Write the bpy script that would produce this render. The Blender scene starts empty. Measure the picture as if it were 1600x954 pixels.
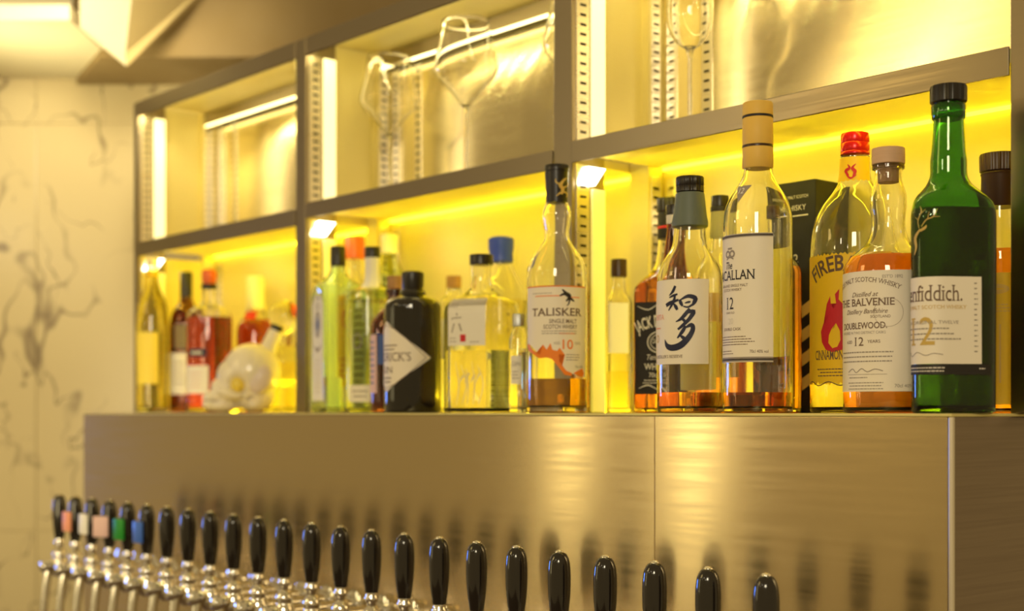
import bpy, bmesh, math, random
from mathutils import Vector, Matrix
random.seed(7)
C = bpy.context.scene.collection
SC = bpy.context.scene

# ------------------------------------------------------------------ camera, world, lights, exposure
F = 2158.0                       # focal length in photo pixels (1600 wide)
VP = -1050.0                     # where the shelf's long lines meet, left of the frame
HY = 643.0                       # eye level row
A_ = 800.0 - VP
N2 = A_ * A_ + F * F
N = math.sqrt(N2)
LZ = 1.45                        # ledge height above the floor
CZ = LZ + 0.0015
RIGHT = Vector((A_ / N, F / N, 0))
FWD = Vector((-F / N, A_ / N, 0))

cam_d = bpy.data.cameras.new('camera'); cam = bpy.data.objects.new('camera', cam_d); C.objects.link(cam)
cam.location = (0, 0, CZ)
cam.rotation_euler = (math.pi / 2, 0, math.atan2(F, A_))
cam_d.sensor_width = 36.0; cam_d.lens = F / 1600 * 36
cam_d.shift_y = (HY - 477) / 1600
cam_d.clip_start = 0.02
cam_d.dof.use_dof = True; cam_d.dof.focus_distance = 1.40; cam_d.dof.aperture_fstop = 3.6
SC.camera = cam

w = bpy.data.worlds.new('world'); SC.world = w; w.use_nodes = True
bg = w.node_tree.nodes['Background']; bg.inputs[0].default_value = (1.0, .72, .30, 1); bg.inputs[1].default_value = 0.40

def PV(px, py, zc): return RIGHT * ((px - 800) / F * zc) + FWD * zc + Vector((0, 0, CZ + (HY - py) * zc / F))   # photo pixel at a distance
def area(name, loc, target, size, power, col, size_y=None):
    l = bpy.data.lights.new(name, 'AREA'); l.energy = power; l.color = col; l.size = size
    if size_y: l.shape = 'RECTANGLE'; l.size_y = size_y
    o = bpy.data.objects.new(name, l); C.objects.link(o); o.location = loc
    o.rotation_euler = (Vector(target) - Vector(loc)).to_track_quat('-Z', 'Y').to_euler()
    return o
# lamps of the room in front of the bar, a daylight window to the left, unseen fills added for ceiling, board, wall and glints
area('room_lamp_key', (0.5, -0.9, LZ + 0.9), (-1.2, 1.2, LZ + 0.1), 0.5, 20, (1, .87, .60))
area('room_lamp_far', (-2.2, -0.7, LZ + 0.95), (-2.0, 1.2, LZ), 0.45, 4, (1, .72, .26))
area('window_daylight', (-6.3, 0.25, LZ - 0.05), (-1.6, 0.97, LZ - 0.15), 0.7, 30, (.12, .28, 1))
area('wall_lamp', (-3.42, -1.0, LZ + 0.1), (-1.12, 1.09, LZ - 0.1), 0.06, 1.3, (1, .84, .42), 0.9)
area('wall_lamp', (-2.86, -1.0, LZ + 0.1), (-0.95, 1.09, LZ - 0.1), 0.10, 1.7, (1, .84, .42), 0.9)
area('ceiling_fill', (-2.71, 0.61, LZ + 0.30), PV(40, 70, 2.82), 0.2, 1.1, (1, .84, .42)).data.spread = math.radians(50)  # added fill out of view, brightens the pale ceiling
area('board_fill', PV(190, -150, 2.1), PV(165, 40, 2.7), 0.15, 1.6, (1, .84, .48)).data.spread = math.radians(60)  # added fill above the view, brightens the folded board
area('wall_fill', PV(-800, 640, 1.5), PV(20, 640, 3.2), 0.6, 2.0, (1, .80, .42)).data.spread = math.radians(70)  # added fill off to the left, lifts the lower marble
for k_, (x_, y_) in enumerate(((-3.0, -.9), (-2.3, -.4), (-1.6, -1.1), (-.9, -.5), (-.2, -1.0))):
    l_ = bpy.data.lights.new('glint_bulb', 'POINT'); l_.energy = 2.3; l_.color = (1, .86, .62); l_.shadow_soft_size = .03  # unseen point lights added for white glints on chrome and glass
    o_ = bpy.data.objects.new('glint_bulb', l_); C.objects.link(o_); o_.location = (x_, y_, LZ + .62)
SC.view_settings.view_transform = 'Standard'; SC.view_settings.look = 'None'
SC.view_settings.gamma = 1; SC.view_settings.use_curve_mapping = False
SC.view_settings.exposure = 0.0
cy = SC.cycles
cy.max_bounces = 24; cy.transmission_bounces = 24; cy.glossy_bounces = 8; cy.diffuse_bounces = 4; cy.transparent_max_bounces = 16
cy.caustics_reflective = True; cy.caustics_refractive = True; cy.blur_glossy = 0.5; cy.sample_clamp_indirect = 6.0
cy.use_denoising = True

LED_LOW = (1.0, .80, .025); LED_UP = (1.0, .82, .34)

# ------------------------------------------------------------------ pixel to place
def XA(px, Y): return -((Y * N2 / (px - VP) - A_ * Y) / F)
def SP(px, Y): return Y * N / (px - VP) / F               # metres per pixel there
def ZA(px, Y, y): return CZ + (HY - y) * SP(px, Y)

# ------------------------------------------------------------------ materials
def mat(name, col, rough=.5, metal=0.0, trans=0.0, ior=1.45, emit=None, es=0.0, coat=0.0, alpha=None):
    m = bpy.data.materials.new(name); m.use_nodes = True
    p = m.node_tree.nodes['Principled BSDF']
    p.inputs['Base Color'].default_value = (*col, 1); p.inputs['Roughness'].default_value = rough
    p.inputs['Metallic'].default_value = metal; p.inputs['Transmission Weight'].default_value = trans
    p.inputs['IOR'].default_value = ior; p.inputs['Coat Weight'].default_value = coat
    if emit: p.inputs['Emission Color'].default_value = (*emit, 1); p.inputs['Emission Strength'].default_value = es
    return m
def nodes(m): return m.node_tree.nodes, m.node_tree.links
def noise_rough(m, scale, lo, hi, stretch=(1, 1, 1), bump=0.0, colvar=0.0):
    n, l = nodes(m); p = n['Principled BSDF']
    tc = n.new('ShaderNodeTexCoord'); mp = n.new('ShaderNodeMapping'); mp.inputs['Scale'].default_value = stretch
    nz = n.new('ShaderNodeTexNoise'); nz.inputs['Scale'].default_value = scale; nz.inputs['Detail'].default_value = 4
    l.new(tc.outputs['Object'], mp.inputs['Vector']); l.new(mp.outputs[0], nz.inputs['Vector'])
    r = n.new('ShaderNodeMapRange'); r.inputs['To Min'].default_value = lo; r.inputs['To Max'].default_value = hi
    r.inputs['From Min'].default_value = .3; r.inputs['From Max'].default_value = .7
    l.new(nz.outputs[0], r.inputs[0]); l.new(r.outputs[0], p.inputs['Roughness'])
    if bump:
        b = n.new('ShaderNodeBump'); b.inputs['Strength'].default_value = bump; b.inputs['Distance'].default_value = .001
        l.new(nz.outputs[0], b.inputs['Height']); l.new(b.outputs[0], p.inputs['Normal'])
    if colvar:
        c = p.inputs['Base Color'].default_value[:]
        x = n.new('ShaderNodeMix'); x.data_type = 'RGBA'; x.inputs[6].default_value = c
        x.inputs[7].default_value = (c[0] * colvar, c[1] * colvar, c[2] * colvar, 1)
        l.new(nz.outputs[0], x.inputs[0]); l.new(x.outputs[2], p.inputs['Base Color'])
    return m
def brushed(name, col, rough, aniso, rot=0.0, stretch=(2, 2, 160), lo=None, bump=.02, metal=1.0):
    m = mat(name, col, rough, metal)
    n, l = nodes(m); p = n['Principled BSDF']
    noise_rough(m, 3.0, (lo if lo is not None else rough * .85), rough * 1.15, stretch, bump)
    t = n.new('ShaderNodeCombineXYZ'); a = math.radians(rot)      # highlights stretch along this direction, across the brush marks
    t.inputs[0].default_value = math.sin(a); t.inputs[2].default_value = math.cos(a)
    l.new(t.outputs[0], p.inputs['Tangent']); p.inputs['Anisotropic'].default_value = aniso
    return m
M = {}
M['steel_box'] = brushed('brushed_steel_counter', (.62, .50, .30), .22, .90, 0, (2, 2, 60), bump=0)
M['steel_edge'] = mat('edge_highlight_steel', (.80, .72, .58), .35, .6)  # paler than the panels: the corner's highlight is put into its colour
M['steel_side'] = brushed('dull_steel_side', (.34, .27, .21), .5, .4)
M['steel_frame'] = brushed('steel_frame', (.33, .275, .19), .36, .6, 0, bump=0)
M['steel_in'] = brushed('steel_lining', (.78, .68, .28), .42, .6, metal=.4)
M['steel_streak'] = brushed('steel_back_lining', (.74, .65, .42), .17, 1.0, 34, (2, 2, 60), bump=.0)
M['steel_standard'] = brushed('steel_standard', (.78, .72, .58), .3, .2)
M['slot'] = mat('dark_slot', (.03, .022, .01), .8)
M['chrome'] = mat('chrome', (.85, .83, .80), .08, 1.0)
M['black_plastic'] = mat('black_gloss_plastic', (.012, .009, .008), .14, coat=.6)
M['led_low'] = mat('led_warm_yellow', (1, .9, .5), .5, emit=LED_LOW, es=5)
M['led_up'] = mat('led_warm_white', (1, .95, .8), .5, emit=LED_UP, es=5)
M['glow_low'] = mat('stile_glow_yellow', (.9, .85, .6), .5, emit=(1, .78, .05), es=.5)  # brightly lit stile side, its light put into a weak emission
M['glow_up'] = mat('stile_glow_pale', (.9, .88, .75), .5, emit=(1, .84, .36), es=1.3)
M['led_lamp'] = mat('led_lamp_white', (1, 1, 1), .5, emit=(1, .93, .72), es=9)
M['glass'] = mat('clear_glass', (1, 1, 1), 0, trans=1, ior=1.48)
M['glass_wine'] = mat('wine_glass', (1, 1, 1), 0, trans=1, ior=1.5)
M['glass_green'] = mat('green_glass', (.15, .42, .022), .0, trans=1, ior=1.5)
M['glass_leaf'] = mat('light_green_glass', (.90, .97, .70), 0, trans=1, ior=1.48)
M['glass_turq'] = mat('turquoise_glass', (.80, .94, .93), 0, trans=1, ior=1.48)
M['glass_brown'] = mat('brown_glass', (.30, .09, .015), 0, trans=1, ior=1.5)
M['glass_black'] = mat('black_glass', (.010, .008, .006), .04, coat=.5)
M['liq_amber'] = mat('amber_whisky', (.90, .50, .07), 0, trans=1, ior=1.35)
M['liq_deep'] = mat('deep_amber_whisky', (.86, .36, .035), 0, trans=1, ior=1.35)
M['liq_orange'] = mat('orange_whisky', (.86, .33, .04), 0, trans=1, ior=1.35)
M['liq_red'] = mat('red_brown_spirit', (.42, .05, .012), 0, trans=1, ior=1.35)
M['liq_pale'] = mat('pale_gold_spirit', (.96, .88, .50), 0, trans=1, ior=1.35)
M['liq_yellow'] = mat('yellow_liqueur', (.98, .82, .12), 0, trans=.8, ior=1.35)
M['liq_clear'] = mat('clear_spirit', (.99, .99, .96), 0, trans=1, ior=1.34)
M['liq_olive'] = mat('whisky_in_green_glass', (.40, .25, .03), 0, trans=1, ior=1.35)
for k, c in dict(cream=(.90, .82, .69), ivory=(.88, .83, .72), white=(.90, .88, .84), pale_cream=(.93, .90, .62), yellow=(.92, .58, .015), lemon=(.93, .74, .10), orange_paper=(.90, .42, .02),
                 black_paper=(.018, .014, .012), ink=(.020, .015, .018), brown_ink=(.16, .09, .05), navy=(.012, .014, .05), gold=(.62, .42, .10), orange=(.90, .24, .02), red=(.62, .02, .03),
                 grey_ink=(.33, .28, .24), kraft=(.82, .52, .10), silver_ink=(.75, .70, .62), dusty_pink=(.80, .55, .55), salmon=(.85, .36, .22), blue_ink=(.05, .10, .35)).items():
    M[k] = noise_rough(mat(k + '_print', c, .55), 60, .45, .65)
def translucent(m, f):
    n, l = nodes(m); p = n['Principled BSDF']; t = n.new('ShaderNodeBsdfTranslucent'); x = n.new('ShaderNodeMixShader'); x.inputs[0].default_value = f
    t.inputs[0].default_value = p.inputs['Base Color'].default_value; l.new(p.outputs[0], x.inputs[1]); l.new(t.outputs[0], x.inputs[2])
    l.new(x.outputs[0], n['Material Output'].inputs[0])
translucent(M['pale_cream'], .8)
M['cap_black'] = mat('black_cap', (.016, .012, .010), .32)
M['cap_brown'] = mat('dark_brown_cap', (.05, .022, .010), .35)
M['cap_red'] = mat('red_foil_cap', (.55, .008, .012), .22, .35)
M['cap_blue'] = mat('blue_wax_cap', (.025, .055, .62), .35)
M['cap_orange'] = mat('orange_red_cap', (.70, .13, .03), .35)
M['cap_cream'] = mat('cream_foil_cap', (.88, .80, .48), .35)
M['cap_seal'] = mat('grey_green_seal', (.13, .16, .13), .5)
M['cap_grey'] = mat('grey_cap', (.45, .46, .46), .3, .8)
M['cork'] = noise_rough(mat('cork', (.55, .30, .12), .8), 90, .7, .9, colvar=.55)
M['wood'] = noise_rough(mat('pale_wood', (.72, .46, .29), .6), 30, .5, .7, (1, 1, 8), colvar=.8)
M['ceramic'] = noise_rough(mat('white_ceramic', (.84, .77, .66), .25, coat=.4), 20, .2, .3)
M['lavender'] = mat('pale_lavender_glaze', (.72, .62, .62), .3)
M['ceramic_yellow'] = mat('yellow_glaze', (.80, .62, .10), .3)
M['box_black'] = noise_rough(mat('black_carton', (.010, .009, .007), .6), 40, .5, .65)
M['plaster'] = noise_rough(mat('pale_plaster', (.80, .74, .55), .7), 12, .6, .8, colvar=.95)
M['soffit'] = noise_rough(mat('shaded_tan_plaster', (.28, .20, .09), .7), 12, .6, .8, colvar=.9)  # tan darkened further, so the soffit's shade sits in the colour
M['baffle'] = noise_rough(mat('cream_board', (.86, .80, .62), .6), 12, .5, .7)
M['baffle_side'] = noise_rough(mat('shaded_board', (.50, .40, .20), .6), 12, .5, .7)  # same board's turned-away fold, its shade put into the colour
M['floor'] = noise_rough(mat('dark_floor', (.20, .14, .09), .5), 8, .4, .6, colvar=.7)
def marble():
    m = mat('veined_marble', (.80, .72, .58), .22)
    n, l = nodes(m); p = n['Principled BSDF']
    tc = n.new('ShaderNodeTexCoord')
    def vein(scale, width, seed, dist):
        mp = n.new('ShaderNodeMapping'); mp.inputs['Location'].default_value = (seed, seed * .7, seed * 1.3)
        mp.inputs['Rotation'].default_value = (0, .6, .2); mp.inputs['Scale'].default_value = (1, 1, .75)
        nz = n.new('ShaderNodeTexNoise'); nz.inputs['Scale'].default_value = scale; nz.inputs['Detail'].default_value = 3
        nz.inputs['Distortion'].default_value = dist; nz.inputs['Roughness'].default_value = .5
        l.new(tc.outputs['Object'], mp.inputs[0]); l.new(mp.outputs[0], nz.inputs['Vector'])
        s = n.new('ShaderNodeMath'); s.operation = 'SUBTRACT'; s.inputs[1].default_value = .5; l.new(nz.outputs[0], s.inputs[0])
        a = n.new('ShaderNodeMath'); a.operation = 'ABSOLUTE'; l.new(s.outputs[0], a.inputs[0])
        r = n.new('ShaderNodeMapRange'); r.inputs['From Min'].default_value = 0; r.inputs['From Max'].default_value = width
        r.inputs['To Min'].default_value = 1; r.inputs['To Max'].default_value = 0; l.new(a.outputs[0], r.inputs[0])
        k = n.new('ShaderNodeTexNoise'); k.inputs['Scale'].default_value = scale * 1.6; l.new(mp.outputs[0], k.inputs['Vector'])
        kr = n.new('ShaderNodeMapRange'); kr.inputs['From Min'].default_value = .44; kr.inputs['From Max'].default_value = .60; l.new(k.outputs[0], kr.inputs[0])
        x = n.new('ShaderNodeMath'); x.operation = 'MULTIPLY'; l.new(r.outputs[0], x.inputs[0]); l.new(kr.outputs[0], x.inputs[1])
        return x.outputs[0]
    a, b = vein(3.6, .011, 3.1, .3), vein(6.5, .010, 8.4, .25)
    mx = n.new('ShaderNodeMath'); mx.operation = 'MAXIMUM'; l.new(a, mx.inputs[0]); l.new(b, mx.inputs[1])
    x = n.new('ShaderNodeMix'); x.data_type = 'RGBA'; x.inputs[6].default_value = (.60, .51, .31, 1); x.inputs[7].default_value = (.22, .17, .11, 1)
    l.new(mx.outputs[0], x.inputs[0]); l.new(x.outputs[2], p.inputs['Base Color'])
    return m
M['marble'] = marble()

# ------------------------------------------------------------------ object helpers
def obj(name, bm, m, parent=None, smooth=None, loc=None):
    me = bpy.data.meshes.new(name)
    bmesh.ops.recalc_face_normals(bm, faces=bm.faces[:])
    bm.to_mesh(me); bm.free()
    for mm in (m if isinstance(m, (list, tuple)) else [m]): me.materials.append(mm)
    if smooth is not None:
        for p in me.polygons: p.use_smooth = True
        me.set_sharp_from_angle(angle=math.radians(smooth))
    o = bpy.data.objects.new(name, me); C.objects.link(o)
    if parent: o.parent = parent
    if loc is not None: o.location = loc
    return o
def thing(name, label, cat, loc=(0, 0, 0), rz=0.0, group=None):
    o = bpy.data.objects.new(name, None); C.objects.link(o); o.location = loc; o.rotation_euler = (0, 0, rz)
    o['label'] = label; o['category'] = cat; o.empty_display_size = .02
    if group: o['group'] = group
    return o
def struct(name, bm, m):
    o = obj(name, bm, m); o['kind'] = 'structure'; return o
def bx(bm, x0, x1, y0, y1, z0, z1, bev=0.0, mi=0):
    r = bmesh.ops.create_cube(bm, size=1.0)
    vs = r['verts']
    for v in vs: v.co = Vector(((x0 + x1) / 2 + v.co.x * (x1 - x0), (y0 + y1) / 2 + v.co.y * (y1 - y0), (z0 + z1) / 2 + v.co.z * (z1 - z0)))
    fs = list({f for v in vs for f in v.link_faces})
    if bev:
        r2 = bmesh.ops.bevel(bm, geom=list({e for v in vs for e in v.link_edges}), offset=bev, segments=2, affect='EDGES', profile=.5)
        fs = r2['faces'] + [f for f in fs if f.is_valid]
    for f in fs: f.material_index = mi
    return bm
def box(name, x0, x1, y0, y1, z0, z1, m, parent=None, bev=.0008):
    return obj(name, bx(bmesh.new(), x0, x1, y0, y1, z0, z1, bev), m, parent)
def smooth_prof(pts, k=5):
    """Catmull-Rom through (a, r) points; a third item 's' keeps a corner sharp."""
    out = []
    n = len(pts)
    for i in range(n - 1):
        p1, p2 = pts[i], pts[i + 1]
        p0 = pts[i - 1] if i > 0 and len(p1) < 3 else (2 * p1[0] - p2[0], 2 * p1[1] - p2[1])
        p3 = pts[i + 2] if i + 2 < n and len(p2) < 3 else (2 * p2[0] - p1[0], 2 * p2[1] - p1[1])
        L = max(1e-9, math.hypot(p2[0] - p1[0], p2[1] - p1[1]))
        def tan(a, b, c):
            d1 = math.hypot(b[0] - a[0], b[1] - a[1]) or 1e-9; d2 = math.hypot(c[0] - b[0], c[1] - b[1]) or 1e-9
            g = [((b[j] - a[j]) / d1 * d2 + (c[j] - b[j]) / d2 * d1) / (d1 + d2) for j in (0, 1)]
            return g
        t1, t2 = tan(p0, p1, p2), tan(p1, p2, p3)
        if abs(p1[1] - p2[1]) < 1e-6: t1 = t2 = [(p2[0] - p1[0]) / L, 0]
        kk = k if abs(p1[1] - p2[1]) > 1e-6 else 1
        for q in range(kk):
            t = q / kk; h00 = 2*t**3-3*t*t+1; h10 = t**3-2*t*t+t; h01 = -2*t**3+3*t*t; h11 = t**3-t*t
            out.append(tuple(h00*p1[j] + h10*L*t1[j] + h01*p2[j] + h11*L*t2[j] for j in (0, 1)))
    out.append((pts[-1][0], pts[-1][1]))
    return out
def lathe(bm, prof, n=40, cx=0.0, cyy=0.0, close=True, shape=None):
    """prof: (z, r) list; rings joined in order; ends closed with fans when close."""
    rings = []
    for z, r in prof:
        ring = []
        for i in range(n):
            th = 2 * math.pi * i / n
            q = shape(th, z) if shape else 1.0
            ring.append(bm.verts.new((cx + r * q * math.sin(th), cyy - r * q * math.cos(th), z)))
        rings.append(ring)
    for a, b in zip(rings, rings[1:]):
        for i in range(n):
            j = (i + 1) % n
            bm.faces.new((a[i], a[j], b[j], b[i]))
    if close:
        for ring, z in ((rings[0], prof[0][0]), (rings[-1], prof[-1][0])):
            c = bm.verts.new((cx, cyy, z))
            for i in range(n): bm.faces.new((ring[i], ring[(i + 1) % n], c))
    return bm
def tube(bm, pts, r, n=14):
    pts = [Vector(p) for p in pts]; rings = []
    for i, p in enumerate(pts):
        d = (pts[min(i + 1, len(pts) - 1)] - pts[max(i - 1, 0)]).normalized()
        u = d.orthogonal().normalized() if i == 0 else (u - d * u.dot(d)).normalized()
        v = d.cross(u); rr = r[i] if isinstance(r, (list, tuple)) else r
        rings.append([bm.verts.new(p + (u * math.cos(2*math.pi*k/n) + v * math.sin(2*math.pi*k/n)) * rr) for k in range(n)])
    for a, b in zip(rings, rings[1:]):
        for k in range(n): bm.faces.new((a[k], a[(k+1) % n], b[(k+1) % n], b[k]))
    bm.faces.new(rings[0][::-1]); bm.faces.new(rings[-1])
    return bm

# ------------------------------------------------------------------ lettering: flat 2-D meshes (u right, y up from the baseline, cap height 1)
_tc = {}
def glyphs(s, serif=False, slant=0.0, bold=0.0):
    key = (s, serif, slant, bold)
    if key in _tc: return _tc[key]
    cu = bpy.data.curves.new('lettering', 'FONT'); cu.body = s; cu.size = 1; cu.offset = bold; cu.resolution_u = 3; cu.shear = slant
    o = bpy.data.objects.new('lettering', cu); C.objects.link(o)
    bpy.context.view_layer.update()
    me = bpy.data.meshes.new_from_object(o.evaluated_get(bpy.context.evaluated_depsgraph_get()))
    bpy.data.objects.remove(o); bpy.data.curves.remove(cu)
    V = [(v.co.x, v.co.y) for v in me.vertices]; Fs = [tuple(p.vertices) for p in me.polygons]
    if serif:
        cnt = {}
        for f in Fs:
            for a, b in zip(f, f[1:] + f[:1]): cnt.setdefault(tuple(sorted((a, b))), 0); cnt[tuple(sorted((a, b)))] += 1
        for (a, b), c in cnt.items():
            if c != 1: continue
            (xa, ya), (xb, yb) = V[a], V[b]
            if abs(ya - yb) > .004 or not .03 < abs(xa - xb) < .22: continue
            for lev, sg in ((0.0, 1), (.682, -1), (.449, -1)):
                if abs(ya - lev) < .012:
                    x0, x1 = min(xa, xb) - .06, max(xa, xb) + .06; i = len(V)
                    V += [(x0, ya), (x1, ya), (x1, ya + sg * .042), (x0, ya + sg * .042)]; Fs.append((i, i + 1, i + 2, i + 3))
    bpy.data.meshes.remove(me)
    cap = .682
    V = [(x / cap, y / cap) for x, y in V]
    x0 = min((v[0] for v in V), default=0); x1 = max((v[0] for v in V), default=1)
    _tc[key] = ([(x - x0, y) for x, y in V], Fs, x1 - x0)
    return _tc[key]
def T(s, u, y, h, w_=None, al='c', serif=False, slant=0.0, bold=0.0, arc=None):
    """text at photo-pixel label coordinates; y is the baseline row (down); arc = sagitta-like radius in px (bends upward)."""
    V, Fs, W = glyphs(s, serif, slant, bold)
    sx = (w_ / W) if w_ else h
    tot = W * sx; off = {'c': -tot / 2, 'l': 0, 'r': -tot}[al]
    out = []
    for x, yy in V:
        uu, vv = off + x * sx, yy * h
        if arc:
            a = uu / arc; rr = arc + vv
            uu, vv = rr * math.sin(a), rr * math.cos(a) - arc
        out.append((u + uu, y - vv))
    return out, Fs
def P2(pts): return list(pts), [tuple(range(len(pts)))]
def bar(u0, u1, y, h): return P2([(u0, y), (u1, y), (u1, y + h), (u0, y + h)])
def ring2(u, y, ru, ry, wd, n=28):
    V = []; Fs = []
    for i in range(n):
        a = 2 * math.pi * i / n
        V += [(u + ru * math.cos(a), y + ry * math.sin(a)), (u + (ru - wd) * math.cos(a), y + (ry - wd) * math.sin(a))]
    for i in range(n):
        j = (i + 1) % n; Fs.append((2*i, 2*j, 2*j+1, 2*i+1))
    return V, Fs
def stroke(pts, wd):
    """brush stroke: pts (u, y), wd a width or a list of widths"""
    sm = []
    n = len(pts)
    W = wd if isinstance(wd, (list, tuple)) else [wd] * n
    P = [(p[0], p[1], W[i]) for i, p in enumerate(pts)]
    for i in range(n - 1):
        p0, p1, p2, p3 = P[max(i-1, 0)], P[i], P[i+1], P[min(i+2, n-1)]
        for q in range(4):
            t = q / 4
            sm.append(tuple(.5*((2*p1[j]) + (-p0[j]+p2[j])*t + (2*p0[j]-5*p1[j]+4*p2[j]-p3[j])*t*t + (-p0[j]+3*p1[j]-3*p2[j]+p3[j])*t**3) for j in range(3)))
    sm.append(P[-1])
    V = []; Fs = []
    for i, (x, y, ww) in enumerate(sm):
        a = sm[max(i-1, 0)]; b = sm[min(i+1, len(sm)-1)]
        dx, dy = b[0]-a[0], b[1]-a[1]; L = math.hypot(dx, dy) or 1
        nx, ny = -dy / L * ww / 2, dx / L * ww / 2
        V += [(x + nx, y + ny), (x - nx, y - ny)]
    for i in range(len(sm) - 1): Fs.append((2*i, 2*i+1, 2*i+3, 2*i+2))
    return V, Fs
def lines(u0, u1, y0, rows, dy, h=1.0, seed=1, al='l'):
    """rows of print too small to read: word-length dashes"""
    rnd = random.Random(seed); V = []; Fs = []
    for r in range(rows):
        L = (u1 - u0) * rnd.uniform(.72, 1.0); a = u0 if al == 'l' else (u0 + u1 - L) / 2; e = a + L
        while a < e:
            b = min(e, a + rnd.uniform(2, 6)); i = len(V); y = y0 + r * dy
            V += [(a, y), (b, y), (b, y + h), (a, y + h)]; Fs.append((i, i+1, i+2, i+3)); a = b + 1.0
    return V, Fs

# ------------------------------------------------------------------ bottles
def poly_shape(n, rot, p=14):
    ths = [math.radians(rot) + 2 * math.pi * k / n for k in range(n)]
    def f(th): return sum(max(0.0, math.cos(th - t)) ** p for t in ths) ** (-1.0 / p)
    return f
def rect_shape(ratio, rot, p=12):
    r0 = math.radians(rot)
    def f(th):
        a, b = abs(math.cos(th - r0)), abs(math.sin(th - r0)) / ratio
        return (a ** p + b ** p) ** (-1.0 / p)
    return f
class Bottle:
    def __init__(s, name, label, px, Y, prof, glass='glass', shape=None, y_body=None, y_neck=None, wall=2.2, liquid=None, group=None, cat='bottle', foot=8, n=56, top=None):
        s.s = SP(px, Y); X = XA(px, Y); s.px = px
        s.root = thing(name, label, cat, (X, Y, LZ), math.atan2(-X, Y), group)
        s.yb = HY + .0015 / s.s
        s.shape = shape; s.y_body = y_body; s.y_neck = y_neck
        if shape:
            q = max(shape(t * math.pi / 180) * abs(math.sin(t * math.pi / 180)) for t in range(0, 360, 2)); s.q = 1 / q
        s.tab = None
        sm = smooth_prof([(s.yb - 4, prof[0][1], 's')] + list(prof))
        hw0 = prof[0][1]
        sm = [(s.yb, hw0 * .80), (s.yb - .8, hw0 * .93), (s.yb - 2.2, hw0 * .985)] + sm
        s.outer = sm
        s.wall = wall
        if glass == 'glass_black' or wall == 0:
            bm = lathe(bmesh.new(), [(s.z(y), r * s.s) for y, r in sm], n, shape=s.q3())
        else:
            t = wall * .001 / s.s; ft = foot
            inner = [(y, max(r - t, r * .62)) for y, r in sm if y < s.yb - ft - .5]
            inner = [(s.yb - ft, inner[0][1])] + inner
            r0 = inner[0][1]
            inner = [(inner[0][0] + 1.6, r0 * .5), (inner[0][0] + 1.2, r0 * .86), (inner[0][0] + .5, r0 * .97)] + inner[0:]
            s.inner = inner
            full = sm + inner[::-1]
            bm = lathe(bmesh.new(), [(s.z(y), r * s.s) for y, r in full], n, shape=s.q3())
        s.glass = obj('glass_body', bm, M[glass], s.root, 38)
        if liquid:
            lv, mm = liquid
            pr = [(y, r) for y, r in s.inner if y >= lv]
            y2 = [(y, r) for y, r in s.inner if y < lv]
            if y2:
                (ya, ra), (yb_, rb) = pr[-1], y2[0]; tt = (lv - ya) / (yb_ - ya); pr.append((lv, ra + (rb - ra) * tt))
            e = .00018
            pz = [(s.z(y) - (e if y > lv + .01 else 0), r * s.s + e) for y, r in pr]
            s.liq = obj('liquid', lathe(bmesh.new(), pz, n, shape=s.q3()), M[mm], s.root, 38)
    def z(s, y): return (s.yb - y) * s.s
    def q3(s):
        if not s.shape: return None
        def f(th, z):
            y = s.yb - z / s.s
            b = 1.0 if y >= s.y_body else 0.0 if y <= s.y_neck else (y - s.y_neck) / (s.y_body - s.y_neck)
            b = b * b * (3 - 2 * b)
            return 1 + (s.shape(th) * s.q - 1) * b
        return f
    def hw(s, y):
        for (ya, ra), (yb, rb) in zip(s.outer, s.outer[1:]):
            if min(ya, yb) <= y <= max(ya, yb): return ra + (rb - ra) * ((y - ya) / (yb - ya) if yb != ya else 0)
        return s.outer[-1][1]
    def map(s, u, y, tc, off):
        r = s.hw(y) * s.s; tc = math.radians(tc)
        if s.shape:
            if s.tab is None:
                s.tab = [(0.0, 0.0)]; K = 1440; pr = None; acc = 0
                for i in range(-K, K + 1):
                    th = math.pi * i / K * 1.0; q = s.shape(th) * s.q; p = (q * math.sin(th), -q * math.cos(th))
                    if pr: acc += math.dist(p, pr)
                    else: s.tab = []
                    s.tab.append((th, acc)); pr = p
            def at(th):
                i = (th + math.pi) / (2 * math.pi) * (len(s.tab) - 1); i = max(0, min(len(s.tab) - 2, int(i))); return s.tab[i][1]
            tgt = at(tc) + u * s.s / r
            L = s.tab[-1][1]; tgt %= L
            lo, hi = 0, len(s.tab) - 1
            while hi - lo > 1:
                m = (lo + hi) // 2
                if s.tab[m][1] <= tgt: lo = m
                else: hi = m
            fr = (tgt - s.tab[lo][1]) / ((s.tab[hi][1] - s.tab[lo][1]) or 1)
            th = s.tab[lo][0] + (s.tab[hi][0] - s.tab[lo][0]) * fr
            def pt(t): q = s.shape(t) * s.q * r; return Vector((q * math.sin(t), -q * math.cos(t), 0))
            d = (pt(th + .01) - pt(th - .01)).normalized(); nn = Vector((d.y, -d.x, 0))
            p = pt(th) + nn * off
        else:
            th = tc + u * s.s / r
            p = Vector(((r + off) * math.sin(th), -(r + off) * math.cos(th), 0))
        p.z = s.z(y); return p
    def label(s, u0, u1, y0, y1, tc, m, name='label', bottom=None, top=None, off=.00025, cols=26, rows=None, cut=None):
        bm = bmesh.new(); rows = rows or (6 if bottom is None and top is None else 3); g = []
        def ev(f, u, d):
            if not f: return d
            for (a, b), (c, e) in zip(f, f[1:]):
                if a <= u <= c: return b + (e - b) * (u - a) / ((c - a) or 1)
            return f[0][1] if u < f[0][0] else f[-1][1]
        for i in range(cols + 1):
            u = u0 + (u1 - u0) * i / cols; a, b = ev(top, u, y0), ev(bottom, u, y1)
            g.append([bm.verts.new(s.map(u, a + (b - a) * j / rows, tc, off)) for j in range(rows + 1)])
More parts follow.
